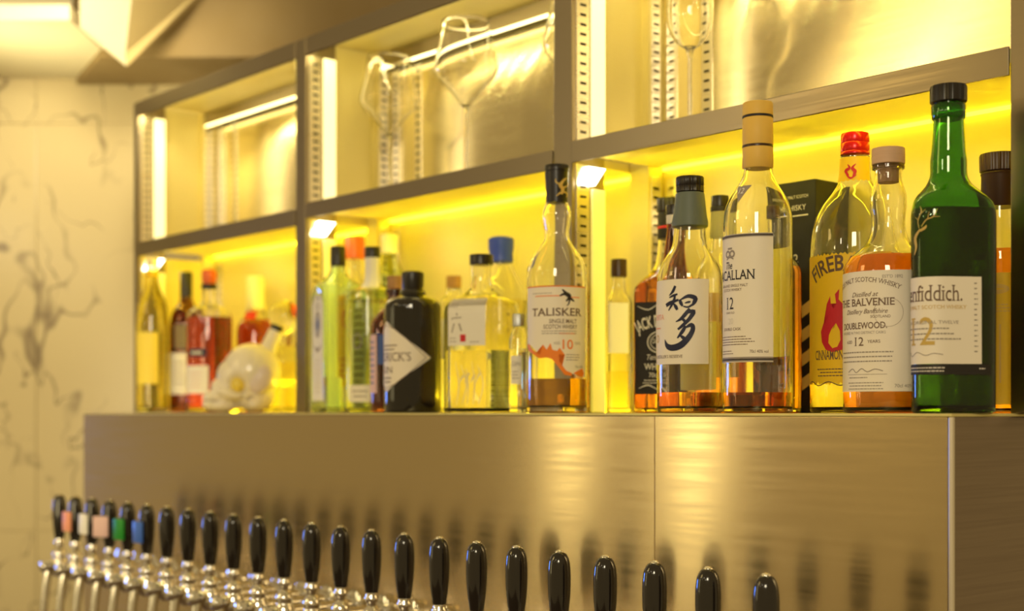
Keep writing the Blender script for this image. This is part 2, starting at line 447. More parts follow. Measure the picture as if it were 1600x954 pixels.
        for i in range(cols):
            for j in range(rows): bm.faces.new((g[i][j], g[i+1][j], g[i+1][j+1], g[i][j+1]))
        o = obj(name, bm, M[m], s.root)
        for p in o.data.polygons: p.use_smooth = True
        return o
    def ink(s, items, tc, m, parent, name='lettering', off=.0005):
        bm = bmesh.new()
        for V, Fs in items:
            vs = [bm.verts.new((u, y, 0)) for u, y in V]
            for f in Fs:
                try: bm.faces.new([vs[i] for i in f])
                except ValueError: pass
        bmesh.ops.triangulate(bm, faces=bm.faces[:])
        if bm.verts:
            ua, ub = min(v.co.x for v in bm.verts), max(v.co.x for v in bm.verts); c = math.floor(ua / 5) * 5 + 5
            while c < ub:
                bmesh.ops.bisect_plane(bm, geom=bm.verts[:] + bm.edges[:] + bm.faces[:], plane_co=(c, 0, 0), plane_no=(1, 0, 0)); c += 5
        for v in bm.verts: v.co = s.map(v.co.x, v.co.y, tc, off)
        return obj(name, bm, M[m], parent)
    def ring(s, name, prof, m, parent=None, n=44, knurl=0):
        """closed turned piece over the neck: prof (row, half width) bottom to top"""
        pr = [(s.z(p[0]), p[1] * s.s) for p in prof]
        sh = (lambda th, z: 1 + .02 * math.cos(th * knurl)) if knurl else None
        return obj(name, lathe(bmesh.new(), pr, n if not knurl else 96, shape=sh), m if not isinstance(m, str) else M[m], parent or s.root, 40)
def cyl(y0, y1, h, c=1.0): return [(y1, h - c * .5), (y1 - c * .5, h), (y0 + c, h), (y0 + c * .3, h - c * .3), (y0, h - c)]

# ================================================================== the setting
YAW = math.atan2(F, A_)
def place_view(o): o.rotation_euler = (0, 0, YAW); return o       # local x = across the view, y = away
def LX(px, zc): return (px - 800) / F * zc
def UP(y, zc): return CZ + (HY - y) * zc / F
box_floor = struct('floor', bx(bmesh.new(), -5.5, 2.0, -3.0, 3.5, -.05, 0), M['floor'])
bm = bmesh.new(); WZ = 3.2
xs, ys = [LX(-330, WZ), LX(57, WZ), LX(470, WZ), LX(820, WZ)], [0, .62, UP(640, WZ) - .28, UP(193, WZ), UP(121, WZ)]
for i in range(3):
    for j in range(4): bx(bm, xs[i] + .0012, xs[i+1] - .0012, WZ, WZ + .02, ys[j] + .0012, ys[j+1] - .0012, .001)
bx(bm, xs[0], xs[-1], WZ + .004, WZ + .06, 0, ys[-1])
place_view(struct('wall_left', bm, M['marble']))
z0 = UP(121, WZ)
bm = bx(bmesh.new(), LX(-330, WZ), LX(160, 2.95), 2.73, WZ + .06, z0, z0 + .03)
bx(bm, LX(-330, WZ), LX(820, WZ), WZ + .06, WZ + .10, z0, z0 + .55)
place_view(struct('ceiling', bm, M['plaster']))
# boxed-in soffit above the bar, its left end cut at a slant
bm = bmesh.new(); zb = UP(89, 2.95)
pl = [(LX(102, WZ), WZ + .05), (LX(157, 2.95), 2.95), (LX(760, 2.95), 2.95), (LX(760, WZ), WZ + .05)]
lo = [bm.verts.new((x, y, zb)) for x, y in pl]; hi = [bm.verts.new((x, y, zb + .45)) for x, y in pl]
bm.faces.new(lo[::-1]); bm.faces.new(hi)
for i in range(4): bm.faces.new((lo[i], lo[(i+1) % 4], hi[(i+1) % 4], hi[i]))
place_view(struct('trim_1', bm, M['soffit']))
# folded board hanging from the ceiling
def fold(name, pts, t=.006):
    bm = bmesh.new(); vs = [bm.verts.new(PV(*p)) for p in pts]; bm.faces.new(vs)
    bmesh.ops.solidify(bm, geom=bm.faces[:], thickness=t); return bm
base = PV(160, 20, 2.7)
root = thing('folded_ceiling_panel', 'cream folded board hanging under the ceiling above the marble wall', 'ceiling panel', base)
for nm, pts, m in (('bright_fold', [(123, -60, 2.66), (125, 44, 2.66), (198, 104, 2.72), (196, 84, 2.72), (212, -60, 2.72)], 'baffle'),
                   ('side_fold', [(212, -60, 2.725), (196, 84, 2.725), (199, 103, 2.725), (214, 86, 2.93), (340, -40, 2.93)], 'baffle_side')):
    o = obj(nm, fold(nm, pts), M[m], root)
    for v in o.data.vertices: v.co -= base

# ================================================================== steel counter box that carries the bottles
BY, FY, BK = 1.092, 1.2, 1.374
XL, XR = XA(130.5, BY), XA(1488, BY)
root = thing('steel_counter', 'long brushed steel bar counter front under the bottle ledge', 'bar counter', ((XL + XR) / 2, 1.25, 0))
def cbox(name, x0, x1, y0, y1, z0, z1, m, bev=.001): 
    o = box(name, x0 - root.location.x, x1 - root.location.x, y0 - root.location.y, y1 - root.location.y, z0, z1, M[m], root, bev); return o
XM = XA(1023, BY)
cbox('front_panel', XL, XM - .0001, BY, BY + .02, .0, LZ - .003, 'steel_box', .0008)
cbox('front_panel', XM + .0001, XR - .0048, BY, BY + .02, .0, LZ - .003, 'steel_box', .0008)
cbox('corner_edge', XR - .004, XR + .0005, BY - .0006, BY + .004, .0, LZ - .003, 'steel_edge', .0012)
cbox('side_panel', XR - .0045, XR - .0002, BY + .0044, 1.42, .0, LZ - .003, 'steel_side', .0008)
cbox('side_panel', XL, XL + .02, BY + .0205, 1.42, .0, LZ - .003, 'steel_side', .0008)
cbox('ledge_top', XL, XR, BY - .001, 1.42, LZ - .003, LZ, 'steel_in', .0009)
cbox('back_panel', XL + .02, XR - .02, 1.40, 1.42, .0, LZ - .003, 'steel_side', 0)

# ================================================================== steel shelving
PX = [(XA(209, FY), XA(215.5, FY)), (XA(462, FY), XA(477.5, FY)), (XA(865, FY), XA(893.5, FY)), (XA(1578.5, FY), XA(1578.5, FY) + .034)]
root = thing('bar_shelving', 'wide open steel bar shelving with yellow lit bays above the ledge', 'shelving', (PX[0][0], FY, LZ))
def sbox(name, x0, x1, y0, y1, z0, z1, m, bev=.0008, par=None):
    p = par or root
    o = obj(name, bx(bmesh.new(), x0 - PX[0][0], x1 - PX[0][0], y0 - FY, y1 - FY, z0 - LZ, z1 - LZ, bev), M[m], p); return o
ZT0, ZT1 = CZ + .576, CZ + .605
for i, (a, b) in enumerate(PX):
    sbox('front_post', a, b, FY, FY + .058, LZ, ZT1, 'steel_frame', .0012)
    sbox('rear_post', a, b, BK - .034, BK - .006, LZ, ZT1, 'steel_in')
SH = [(.303, .331), (.312, .3375), (.316, .3435)]
def standard(xf, y0, y1, za, zb_, par_name='shelf_standard', axis='x'):
    """slotted upright strip, its slots cut dark"""
    bm = bmesh.new(); X0 = PX[0][0]
    if axis == 'x': bx(bm, xf - X0, xf + .002 - X0, y0 - FY, y1 - FY, za - LZ, zb_ - LZ, .0004)
    else: bx(bm, xf - X0, xf + (y1 - y0) - X0, y0 - FY - .0, y0 + .002 - FY, za - LZ, zb_ - LZ, .0004)
    z = za + .012
    while z < zb_ - .008:
        if axis == 'x': bx(bm, xf + .0015 - X0, xf + .0024 - X0, (y0 + y1) / 2 - .0052 - FY, (y0 + y1) / 2 + .0052 - FY, z - LZ, z + .0032 - LZ, 0, 1)
        else: bx(bm, xf + (y1 - y0) / 2 - .0045 - X0, xf + (y1 - y0) / 2 + .0045 - X0, y0 - .0004 - FY, y0 + .0005 - FY, z - LZ, z + .0032 - LZ, 0, 1)
        z += .0125
    return obj(par_name, bm, [M['steel_standard'], M['slot']], root)
LOW_W, UP_W, FOOT_W = .52, .28, 2.4
def led_fill_bar(x, y, z, L, col, power, tilt=48):
    """the lit face of an LED strip fixed behind a front edge, shining back and down"""
    l = bpy.data.lights.new('led_fill_bar', 'AREA'); l.shape = 'RECTANGLE'; l.size = L; l.size_y = .008; l.energy = power; l.color = col
    o = bpy.data.objects.new('led_fill_bar', l); C.objects.link(o); o.location = (x, y, z)
    o.rotation_euler = (math.radians(tilt), 0, 0)
def led_dots(a, b, y, z, n, power, col):
    for k in range(n):
        l = bpy.data.lights.new('led_dot', 'POINT'); l.energy = power; l.color = col; l.shadow_soft_size = .0022
        o = bpy.data.objects.new('led_dot', l); C.objects.link(o); o.location = (a + (b - a) * (k + .5) / n, y, z)
for i in range(3):
    a, b = PX[i][1], PX[i + 1][0]
    z0, z1 = CZ + SH[i][0], CZ + SH[i][1]
    sbox('middle_shelf', a + .0005, b - .0005, FY + .002, BK - .006, z0 + .012, z1 - .0015, 'steel_in', .0005)
    sbox('led_housing', a + .004, b - .004, FY + .0016, FY + .004, z0 + .0015, z0 + .0115, 'steel_frame', 0)
    led_fill_bar((a + b) / 2, FY + .0046, z0 + .0065, b - a - .02, LED_LOW, LOW_W); led_fill_bar((a + b) / 2, BK - .020, LZ + .0015, b - a - .02, LED_LOW, FOOT_W, 172); led_fill_bar((a + b) / 2, FY + .0206, ZT0 + .012, b - a - .02, LED_UP, UP_W)  # the upward bar at the ledge back is an added fill
    sbox('shelf_front', a + .001, b - .001, FY - .0012, FY + .0015, z0, z1, 'steel_frame', .0007)
    sbox('top_panel', a, b, FY + .005, BK, ZT1 - .004, ZT1, 'steel_in', .0005)
    sbox('top_front', a + .0006, b - .0006, FY - .0006, FY + .005, ZT0, ZT1, 'steel_frame', .0010)
    sbox('back_panel', a - .014, b + .014, BK - .005, BK, LZ, ZT1 - .004, 'steel_in', 0)
    sbox('back_lip', a, b, BK - .03, BK - .0055, ZT0 + .002, ZT1 - .0045, 'steel_frame', .0005)
    sbox('side_sheet', a - .016, a - .012, FY + .058, BK - .034, z1, ZT1, 'steel_in', 0)
    if i == 0: sbox('end_sheet', a - .008, a - .004, FY + .058, BK - .034, LZ, z0, 'steel_in', 0)
    sbox('led_strip', a + .004, b - .004, BK - .0115, BK - .0060, z0 + .0080, z0 + .0115, 'led_low', 0)
    sbox('led_strip', a + .004, b - .004, BK - .030, BK - .0260, ZT0 - .0015, ZT0 + .0015, 'led_up', 0)
    led_dots(a + .02, b - .02, FY + .024, ZT0 + .006, 14, .034, LED_UP)
    sbox('upper_lining', a + .002, b - .002, BK - .0056, BK - .0050, z1, ZT0, 'steel_streak', 0)
    standard(a, FY + .007, FY + .029, LZ, z0); standard(a, FY + .007, FY + .029, z1, ZT0)
    standard(a, BK - .030, BK - .012, LZ, z0); standard(a, BK - .030, BK - .012, z1, ZT0)
    standard(a + .008, BK - .0072, BK + .0108, z1, ZT0, axis='y'); standard(a + .008, BK - .0072, BK + .0108, LZ, z0 - .004, axis='y')
    standard(a + .070, BK - .0072, BK + .0108, z1, ZT0, axis='y')
    sbox('stile_glow', a, a + .004, FY + .033, FY + .056, z1 + .001, ZT0, 'glow_up', .0008)  # added glowing strip for the lit face of the stile
    sbox('stile_glow', a, a + .004, FY + .033, FY + .056, LZ + .001, z0 - .03, 'glow_low', .0008)
    bm = bmesh.new(); X0 = PX[0][0]
    vs = []
    for x in (a + .0005, a + .008):
        vs.append([bm.verts.new((x - X0, y - FY, z - LZ)) for y, z in ((FY + .010, z0 - .026), (FY + .034, z0 - .026), (FY + .052, z0 - .003), (FY + .022, z0 - .003))])
    bm.faces.new(vs[0]); bm.faces.new(vs[1][::-1])
    for k in range(4): bm.faces.new((vs[0][k], vs[0][(k+1) % 4], vs[1][(k+1) % 4], vs[1][k]))
    obj('led_lamp', bm, M['led_lamp'], root)
sbox('end_sheet', PX[3][0] + .012, PX[3][0] + .016, FY + .058, BK - .034, LZ, ZT1, 'steel_in', 0)

# ================================================================== bottles, left bay
SET = 'spirit bottles on the bar ledge'
b = Bottle('liqueur_bottle', 'tall bottle of bright yellow liqueur at the left end of the ledge', 238, 1.205,
           [(600, 24), (492, 23.5), (470, 20), (450, 12), (436, 9.5), (408, 8.5)], liquid=(418, 'liq_yellow'), group=SET, n=36)
b.ring('neck_band', cyl(424, 433, 10.6), 'yellow'); b.ring('cap', cyl(404, 416, 9.5), 'cap_cream')
b.label(-20, 18, 520, 600, -20, 'lemon')

b = Bottle('wine_bottle', 'dark brown bottle with black capsule and white label beside the yellow liqueur', 291, 1.27,
           [(600, 26), (506, 26), (488, 22), (472, 11), (462, 9), (432, 8.5)], 'glass_brown', group=SET, n=36)
b.ring('cap', cyl(425, 464, 9.6), 'cap_black')
lb = b.label(-22, 14, 552, 616, -20, 'white'); b.ink([lines(-16, 8, 566, 5, 8, 2, 3, 'c')], -20, 'grey_ink', lb)
b.label(-14, 6, 508, 546, -12, 'pale_cream', 'shoulder_label')

b = Bottle('whisky_decanter', 'square-shouldered decanter of dark red-brown spirit with pinkish white label', 327, 1.22,
           [(600, 35), (498, 35), (490, 33.5), (482, 25), (476, 14), (468, 11), (444, 10.5)], liquid=(496, 'liq_red'), group=SET, n=40)
b.ring('stopper', [(446, 9), (440, 11), (428, 12), (422, 10), (421, 6)], 'cap_orange')
b.ring('neck_band', cyl(444, 452, 12.2), 'cap_black')
lb = b.label(-22, 22, 572, 615, -38, 'white'); b.ink([lines(-14, 14, 582, 4, 7, 2, 5, 'c')], -38, 'dusty_pink', lb)
ln = b.label(-16, 16, 546, 558, -34, 'navy', 'name_band'); b.ink([lines(-12, 12, 550, 1, 7, 4, 8, 'c')], -34, 'white', ln)

b = Bottle('liqueur_bottle', 'dark red bottle with tall cream foil cap standing behind the white skull', 399, 1.325,
           [(600, 29), (522, 29), (506, 26), (492, 17), (482, 13), (450, 12)], liquid=(500, 'liq_red'), group=SET, n=36)
b.ring('cap', [(484, 13), (482, 14.5), (460, 13.8), (440, 14.2), (433, 13.6), (431.5, 11)], 'cap_cream')
b.label(-14, 6, 487, 500, -15, 'red', 'shoulder_seal')

# white ceramic skull flask lying back, face to the left
s_ = SP(375, 1.185); SX = XA(375, 1.185)
root = thing('skull_flask', 'white ceramic skull-shaped flask with a tilted neck', 'bottle', (SX, 1.185, LZ), math.atan2(-SX, 1.185), SET)
def sp(px, py, y=0.0): return Vector(((px - 375) * s_, y, (HY + .0015 / s_ - py) * s_))
def blob(bm, c, r, rot=0.0, seg=24):
    q = bmesh.ops.create_uvsphere(bm, u_segments=seg, v_segments=seg // 2, radius=1.0)['verts']
    R = Matrix.Rotation(rot, 3, 'Y')
    for v in q: v.co = R @ Vector((v.co.x * r[0], v.co.y * r[1], v.co.z * r[2])) + c
bm = bmesh.new()
blob(bm, sp(393, 581), (.050, .046, .050), .30)          # cranium
blob(bm, sp(373, 592), (.040, .038, .034), .75)          # forehead and brow
blob(bm, sp(352, 612), (.028, .028, .022), .7)           # upper jaw
blob(bm, sp(333, 622), (.017, .022, .013), .45)          # teeth ridge
blob(bm, sp(345, 634), (.030, .025, .0105), .05)         # lower jaw
blob(bm, sp(398, 618), (.034, .034, .028))               # back of the head
blob(bm, sp(360, 615, -.030), (.022, .010, .009), .25)   # cheekbones
blob(bm, sp(360, 615, .030), (.022, .010, .009), .25)
me = bpy.data.meshes.new('t'); bm.to_mesh(me); bm.free()
t = bpy.data.objects.new('t', me); C.objects.link(t)
md = t.modifiers.new('r', 'REMESH'); md.mode = 'VOXEL'; md.voxel_size = .0024
md = t.modifiers.new('s', 'SMOOTH'); md.iterations = 5; md.factor = .6
bpy.context.view_layer.update()
me2 = bpy.data.meshes.new_from_object(t.evaluated_get(bpy.context.evaluated_depsgraph_get())); bpy.data.objects.remove(t)
sock = [(sp(370, 600, -.040), .0190), (sp(370, 600, .040), .0190), (sp(329, 608, 0), .010), (sp(392, 628, -.036), .012), (sp(392, 628, .036), .012)]
zmin = min(v.co.z for v in me2.vertices)
for v in me2.vertices:
    for c, r in sock:
        d = (v.co - c).length
        if d < r:
            inward = (sp(378, 606) - v.co).normalized(); v.co += inward * (.017 * (1 - (d / r) ** 2))
    v.co.z = max(0.0, v.co.z)
bm = bmesh.new(); bm.from_mesh(me2)
obj('skull', bm, M['ceramic'], root, 60)
bm = bmesh.new()
for r_ in range(2):                                         # two rows of teeth
    for k in range(9):
        a = -1.15 + 2.3 * k / 8
        c = sp(335 - 14 * math.cos(a), 621 + r_ * 9, .022 * math.sin(a))
        q = bmesh.ops.create_uvsphere(bm, u_segments=8, v_segments=6, radius=1)['verts']
        for v in q: v.co = Vector((v.co.x * .0035, v.co.y * .0027, v.co.z * .0048)) + c
obj('teeth', bm, M['ivory'], root, 60)
bm = bmesh.new(); blob(bm, sp(334, 625.5), (.0175, .0222, .0016), .0, 20); obj('mouth_line', bm, M['brown_ink'], root, 60)
for sg in (-1, 1):
    bm = bmesh.new(); blob(bm, sp(361, 572, sg * .024), (.004, .006, .011), .5, 12); obj('painted_mark', bm, M['grey_ink'], root, 60)
for sg in (-1, 1):
    bm = bmesh.new(); c = sp(372, 601, sg * .029)
    blob(bm, c, (.012, .009, .014), 0, 16); obj('eye_socket', bm, M['ceramic_yellow'], root, 60)
axis_a, axis_b = sp(412, 560), sp(430, 516)
obj('neck', tube(bmesh.new(), [axis_a, axis_a.lerp(axis_b, .5), axis_b], [.019, .0135, .012], 20), M['ceramic'], root, 40)
obj('cap', tube(bmesh.new(), [axis_b - (axis_b - axis_a).normalized() * .002, axis_b + (axis_b - axis_a).normalized() * .010], .0105, 20), M['cap_black'], root, 40)
b_ = bmesh.new(); blob(b_, sp(407, 592, -.0385), (.019, .009, .026), .4, 16); obj('painted_patch', b_, M['lavender'], root, 60)

b = Bottle('crystal_decanter', 'clear faceted crystal decanter with round stopper beside the second post', 446, 1.295,
           [(618, 42), (604, 41, 's'), (598, 36), (562, 35), (548, 28), (536, 15), (522, 13)], shape=poly_shape(9, 10, 30), y_body=570, y_neck=540, liquid=(566, 'liq_pale'), group=SET, n=72)
b.ring('stopper', [(540, 9), (524, 10), (520, 17), (508, 24), (494, 26), (480, 22), (472, 13), (470, 4)], 'glass_wine', n=28)

# ------------------------------------------------------------------ middle bay
b = Bottle('gin_bottle', 'square turquoise glass bottle with a narrow white label beside the second post', 528, 1.213,
           [(600, 42), (462, 42), (450, 40), (438, 25), (428, 14), (418, 11.5), (398, 11)], 'glass_turq', shape=poly_shape(4, 22, 18), y_body=464, y_neck=432, liquid=(590, 'liq_clear'), group=SET, n=64)
b.ring('cap', cyl(385, 416, 12), 'cap_black')
lb = b.label(-23, 23, 462, 626, -68, 'white', bottom=None, top=[(-23, 476), (-14, 464), (0, 460), (14, 464), (23, 476)])
b.ink([ring2(0, 508, 12, 20, 4), ring2(0, 480, 8, 5, 2), stroke([(-16, 540), (0, 548), (16, 540)], [1, 6, 1]), T('GIN', 0, 470, 6, 16)], -68, 'grey_ink', lb)
b.ink([P2([(0, 492), (6, 508), (0, 524), (-6, 508)])], -68, 'blue_ink', lb)
b.ink([lines(-15, 15, 562, 8, 7, 2.5, 4, 'c')], -68, 'silver_ink', lb)

b = Bottle('gin_bottle', 'clear bottle with orange-red cap behind the turquoise bottle', 554, 1.282,
           [(600, 26), (474, 26), (456, 24), (440, 14), (425, 11), (400, 10.5)], liquid=(470, 'liq_clear'), group=SET, n=36)
b.ring('cap', cyl(370, 404, 16), 'cap_orange')
lb = b.label(-26, 22, 462, 604, -30, 'orange_paper'); b.ink([ring2(0, 500, 9, 14, 4), lines(-16, 16, 560, 4, 9, 3, 9, 'c')], -30, 'red', lb)
b.label(-20, 16, 604, 622, -30, 'dusty_pink', 'foot_label')

b = Bottle('gin_bottle', 'pale green tinted gin bottle with white neck strip and black cap', 582, 1.20,
           [(600, 42), (466, 42), (458, 40), (452, 28), (446, 15), (438, 12.5), (402, 11.5)], 'glass_leaf', shape=poly_shape(8, 8, 22), y_body=468, y_neck=448, liquid=(470, 'liq_clear'), group=SET, n=64)
b.ring('cap', cyl(386, 403, 12.5), 'cap_black')
nl = b.label(-15, 15, 398, 450, -12, 'white', 'neck_strip', off=.0006); b.ink([lines(-7, 7, 410, 5, 7, 2, 2, 'c')], -12, 'silver_ink', nl)
lb = b.label(-20, 22, 602, 628, -28, 'ivory'); b.ink([lines(-14, 14, 610, 2, 8, 2.5, 2, 'c')], -28, 'grey_ink', lb)
b.ink([ring2(-18, 535, 9, 12, 2), ring2(20, 535, 9, 12, 2)], -10, 'grey_ink', b.glass, 'crest_print')

b = Bottle('wine_bottle', 'green glass bottle with white cap at the back of the middle bay', 608, 1.335,
           [(600, 26), (444, 26), (426, 22), (408, 15), (398, 12.5), (385, 12)], 'glass_leaf', liquid=(450, 'liq_clear'), group=SET, n=36)
b.ring('cap', cyl(366, 396, 13.5), 'white')

b = Bottle('gin_bottle', 'brown apothecary bottle with cork left of the black diamond-label bottle', 617, 1.165,
           [(600, 38), (512, 38), (498, 34), (486, 24), (476, 14), (468, 12), (452, 11.5)], 'glass_brown', group=SET, n=44)
b.ring('stopper', cyl(431, 452, 12), 'cork'); b.ring('lip', cyl(452, 459, 14), 'glass_brown')
lb = b.label(-16, 12, 524, 614, -66, 'dusty_pink'); b.ink([lines(-12, 8, 534, 8, 9, 2.5, 6, 'c')], -66, 'blue_ink', lb)
b.label(-8, 10, 524, 570, -32, 'blue_ink', 'stamp_label')

b = Bottle('gin_bottle', 'squat black bottle with cream diamond label', 645, 1.13,
           [(606, 45), (484, 45), (476, 44), (469, 38), (463, 24), (458, 17), (440, 15)], 'glass_black', group=SET, n=56)
b.ring('collar', [(462, 20), (459, 21), (455, 19), (452, 17)], 'glass_wine')
b.ring('cap', [(460, 14), (456, 15), (448, 17), (430, 17.6), (426, 17), (424, 14)], 'cap_black')
lb = b.label(-78, 78, 500, 612, -62, 'cream', top=[(-78, 560), (0, 503), (78, 560)], bottom=[(-78, 560), (0, 613), (78, 560)], cols=44, rows=4)
b.ink([T("HENDRICK'S", 0, 565, 13, 92, serif=True), T('GIN', 0, 583, 9, 30, serif=True), lines(-24, 24, 540, 2, 6, 2, 2, 'c'), lines(-14, 14, 590, 2, 6, 2, 5, 'c'),
       stroke([(-70, 560), (0, 509), (70, 560)], 1.0), stroke([(-70, 560), (0, 607), (70, 560)], 1.0)], -62, 'brown_ink', lb)

b = Bottle('gin_bottle', 'small clear bottle with tan cork behind the black squat bottle', 709, 1.31,
           [(600, 28), (484, 28), (472, 24), (462, 14), (456, 11.5), (448, 11)], liquid=(500, 'liq_clear'), group=SET, n=36)
b.ring('stopper', cyl(431, 450, 11.8), 'cork'); b.label(-20, 24, 500, 560, -18, 'white')

b = Bottle('gin_bottle', 'clear hexagonal gin bottle with black cap and white label bearing a red seal', 752, 1.165,
           [(600, 59), (486, 59), (476, 57), (468, 46), (460, 28), (452, 19.5), (446, 17.5), (414, 16)], shape=poly_shape(6, -22, 26), y_body=482, y_neck=452, liquid=(549, 'liq_clear'), group=SET, n=84)
b.ring('cap', cyl(398, 414, 18.5), 'cap_black')
lb = b.label(-34, 29, 470, 542, -22, 'ivory'); 
b.ink([stroke([(-26, 502), (-24, 500), (-10, 499)], 1.6), stroke([(-18, 492), (-17, 496)], 2), stroke([(-22, 508), (-26, 522)], 2), stroke([(-14, 508), (-10, 520)], 2.4), lines(-30, -16, 530, 2, 5, 1.2, 3), lines(4, 24, 536, 1, 4, 1.2, 3), lines(-30, -10, 478, 2, 4, 1, 8)], -22, 'grey_ink', lb)
b.ink([P2([(-12, 525), (-3, 525), (-3, 536), (-12, 536)])], -22, 'red', lb, 'seal')
b.ink([stroke([(-18 + 9 * k, 632), (-14 + 9 * k + 4 * math.sin(k * 2), 600), (-20 + 9 * k, 566 + 5 * (k % 3))], [.8, 1.6, .6]) for k in range(5)] +
      [stroke([(-14 + 9 * k, 600), (-8 + 9 * k, 590 - 4 * (k % 2)), (-4 + 9 * k, 586)], [.5, 2.2, .4]) for k in range(4)], -22, 'silver_ink', b.glass, 'engraved_leaves')

b = Bottle('gin_bottle', 'rounded clear bottle with blue cap', 783, 1.30,
           [(600, 43), (474, 43), (452, 37), (432, 25), (418, 19), (402, 17.5)], liquid=(470, 'liq_pale'), group=SET, n=44)
b.ring('cap', [(411, 17), (409, 19.5), (396, 18.5), (388, 20), (374, 20.5), (371, 18), (369.5, 12)], 'cap_blue')
b.ink([T('7', 16, 510, 18, 11), T('GIN', 16, 522, 7, 14)], 0, 'brown_ink', b.glass, 'lettering')

b = Bottle('miniature_bottle', 'miniature clear bottle with grey screw cap between the hexagonal bottle and the bird-label bottle', 810, 1.15,
           [(600, 15), (530, 15), (520, 12), (512, 8.2), (500, 7.8)], liquid=(545, 'liq_clear'), group=SET, n=32)
b.ring('cap', cyl(490, 510, 9), 'cap_grey', knurl=24)
lb = b.label(-10, 8, 556, 600, -12, 'ivory'); b.ink([T('GIN', -1, 572, 7, 14), lines(-7, 5, 580, 3, 5, 1.5, 4)], -12, 'grey_ink', lb)

b = Bottle('whisky_bottle', 'clear whisky bottle with dark lion-printed cap and cream label with orange coastline', 870, 1.145,
           [(600, 47.5), (436, 47.5), (420, 46), (406, 41), (396, 35), (385, 27), (375, 21), (365, 19), (350, 21), (336, 23), (324, 20.5), (314, 16), (300, 14.5)], liquid=(592, 'liq_amber'), group=SET, foot=12)
sl = b.ring('cap', [(318, 15), (317, 17), (300, 17.3), (272, 18.6), (269, 18.6), (268.4, 17.8), (267.6, 17.8), (267, 19.2), (260, 19.4), (258.5, 18.5), (257.6, 14)], 'cap_black')
b.ink([stroke([(1, 306), (3, 298), (0, 292), (4, 284)], [3, 5, 5, 3]), stroke([(2, 296), (10, 292), (12, 286)], [2, 2.4, 1.5]), stroke([(2, 292), (-5, 288), (-6, 282)], [2, 2, 1]), stroke([(3, 302), (10, 304), (9, 310)], [2.4, 2.2, 1.5]), stroke([(0, 303), (-5, 309)], [2.4, 1.4]), stroke([(4, 284), (9, 280)], [4, 2])], 18, 'gold', sl, 'lion_emblem', off=.0196 * 0 + .0034)
lb = b.label(-57, 57, 450, 590, -2, 'cream', bottom=[(-57, 538), (-46, 540), (-38, 546), (-22, 556), (-8, 552), (2, 562), (12, 578), (22, 584), (40, 588), (57, 590)], cols=40)
b.ink([T('TALISKER', 2, 496, 11.5, 86, serif=True, bold=.012), T('SINGLE MALT', 12, 507.5, 6.2, 44, bold=.01), T('SCOTCH WHISKY', 8, 516, 6.2, 54, bold=.01)], -2, 'brown_ink', lb)
b.ink([stroke([(10, 456), (16, 462), (22, 466), (16, 474)], [2, 5, 5, 2]), stroke([(6, 466), (14, 463), (24, 470), (30, 474)], [2, 4, 4, 1.5]), stroke([(22, 470), (20, 478), (17, 481)], [3, 2, 1])], -2, 'ink', lb, 'bird_emblem')
b.ink([bar(-34, 10, 465, 1.4), bar(24, 40, 467, 1.4), bar(-57, 57, 450, 1.8), T('10', 19, 547, 14, 17, bold=.01), lines(6, 36, 522.5, 1, 4, 1.6, 7),
       P2([(-57, 539), (-50, 538), (-44, 545), (-32, 552), (-24, 556), (-20, 540), (-14, 548), (-8, 538), (-5, 548), (2, 550), (6, 545), (14, 556), (4, 555), (2, 562), (10, 572), (16, 580), (26, 584), (24, 588), (14, 587), (2, 572), (-6, 562), (-14, 560), (-26, 561), (-40, 554), (-52, 548)]),
       P2([(28, 584), (36, 580), (44, 582), (47, 576), (52, 584), (48, 590), (38, 588)])], -2, 'orange', lb)
b.ink([lines(-30, 42, 519, 2, 3.6, 1.2, 4, 'c'), T('AGED', 2, 540, 4, 10), T('YEARS', 36, 540, 4, 12), lines(16, 42, 555, 3, 4, 1.2, 6), T('70cl 40%', 40, 576, 4, 18), lines(-40, 0, 461, 1, 4, 1, 11)], -2, 'grey_ink', lb, 'small_print')

# ------------------------------------------------------------------ right bay
b = Bottle('spirit_flask', 'slim clear flask with dark cap and plain white label behind the right bay front bottles', 967, 1.30,
           [(600, 21), (474, 21), (467, 19), (458, 13), (450, 11), (432, 10.5)], shape=rect_shape(1.15, 10), y_body=476, y_neck=455, liquid=(580, 'liq_pale'), group=SET, n=56)
b.ring('cap', cyl(405, 433, 12.6), 'cap_brown'); b.label(-17, 17, 474, 552, -6, 'white')

b = Bottle('whiskey_bottle', 'square bottle of amber whiskey with black label and black cap', 1046, 1.28,
           [(600, 55), (462, 55), (450, 53), (438, 44), (426, 31), (416, 24), (404, 20.5), (372, 17.5)], shape=poly_shape(4, -20, 16), y_body=456, y_neck=424, liquid=(424, 'liq_deep'), group=SET, n=72)
b.ring('cap', cyl(310, 331, 19.5), 'cap_black', knurl=36); b.ring('neck_seal', [(374, 18.4), (372, 19), (334, 18), (330, 17)], 'black_paper')
b.ring('neck_stripe', cyl(354, 358, 19), 'red')
lb = b.label(-40, 40, 474, 616, -20, 'black_paper')
b.ink([T("JACK DANIEL'S", 0, 512, 17, 74, serif=True, bold=.02, arc=70), ring2(0, 536, 20, 17, 1.6), ring2(0, 536, 15, 12, 1), T('Old No.7', 0, 538, 7, 24), T('Tennessee', 0, 563, 8, 40, slant=.3), T('WHISKEY', 0, 578, 9, 50, serif=True, bold=.01),
       T('70cl 40%', 0, 590, 7, 34), lines(-28, 28, 594, 2, 4, 1.2, 5, 'c'), stroke([(-36, 480), (-18, 486), (0, 478), (18, 486), (36, 480)], [.6, 1.6, 1, 1.6, .6]), stroke([(-34, 607), (-18, 602), (0, 609), (18, 602), (34, 607)], [.6, 1.8, 1, 1.8, .6])], -20, 'ivory', lb)

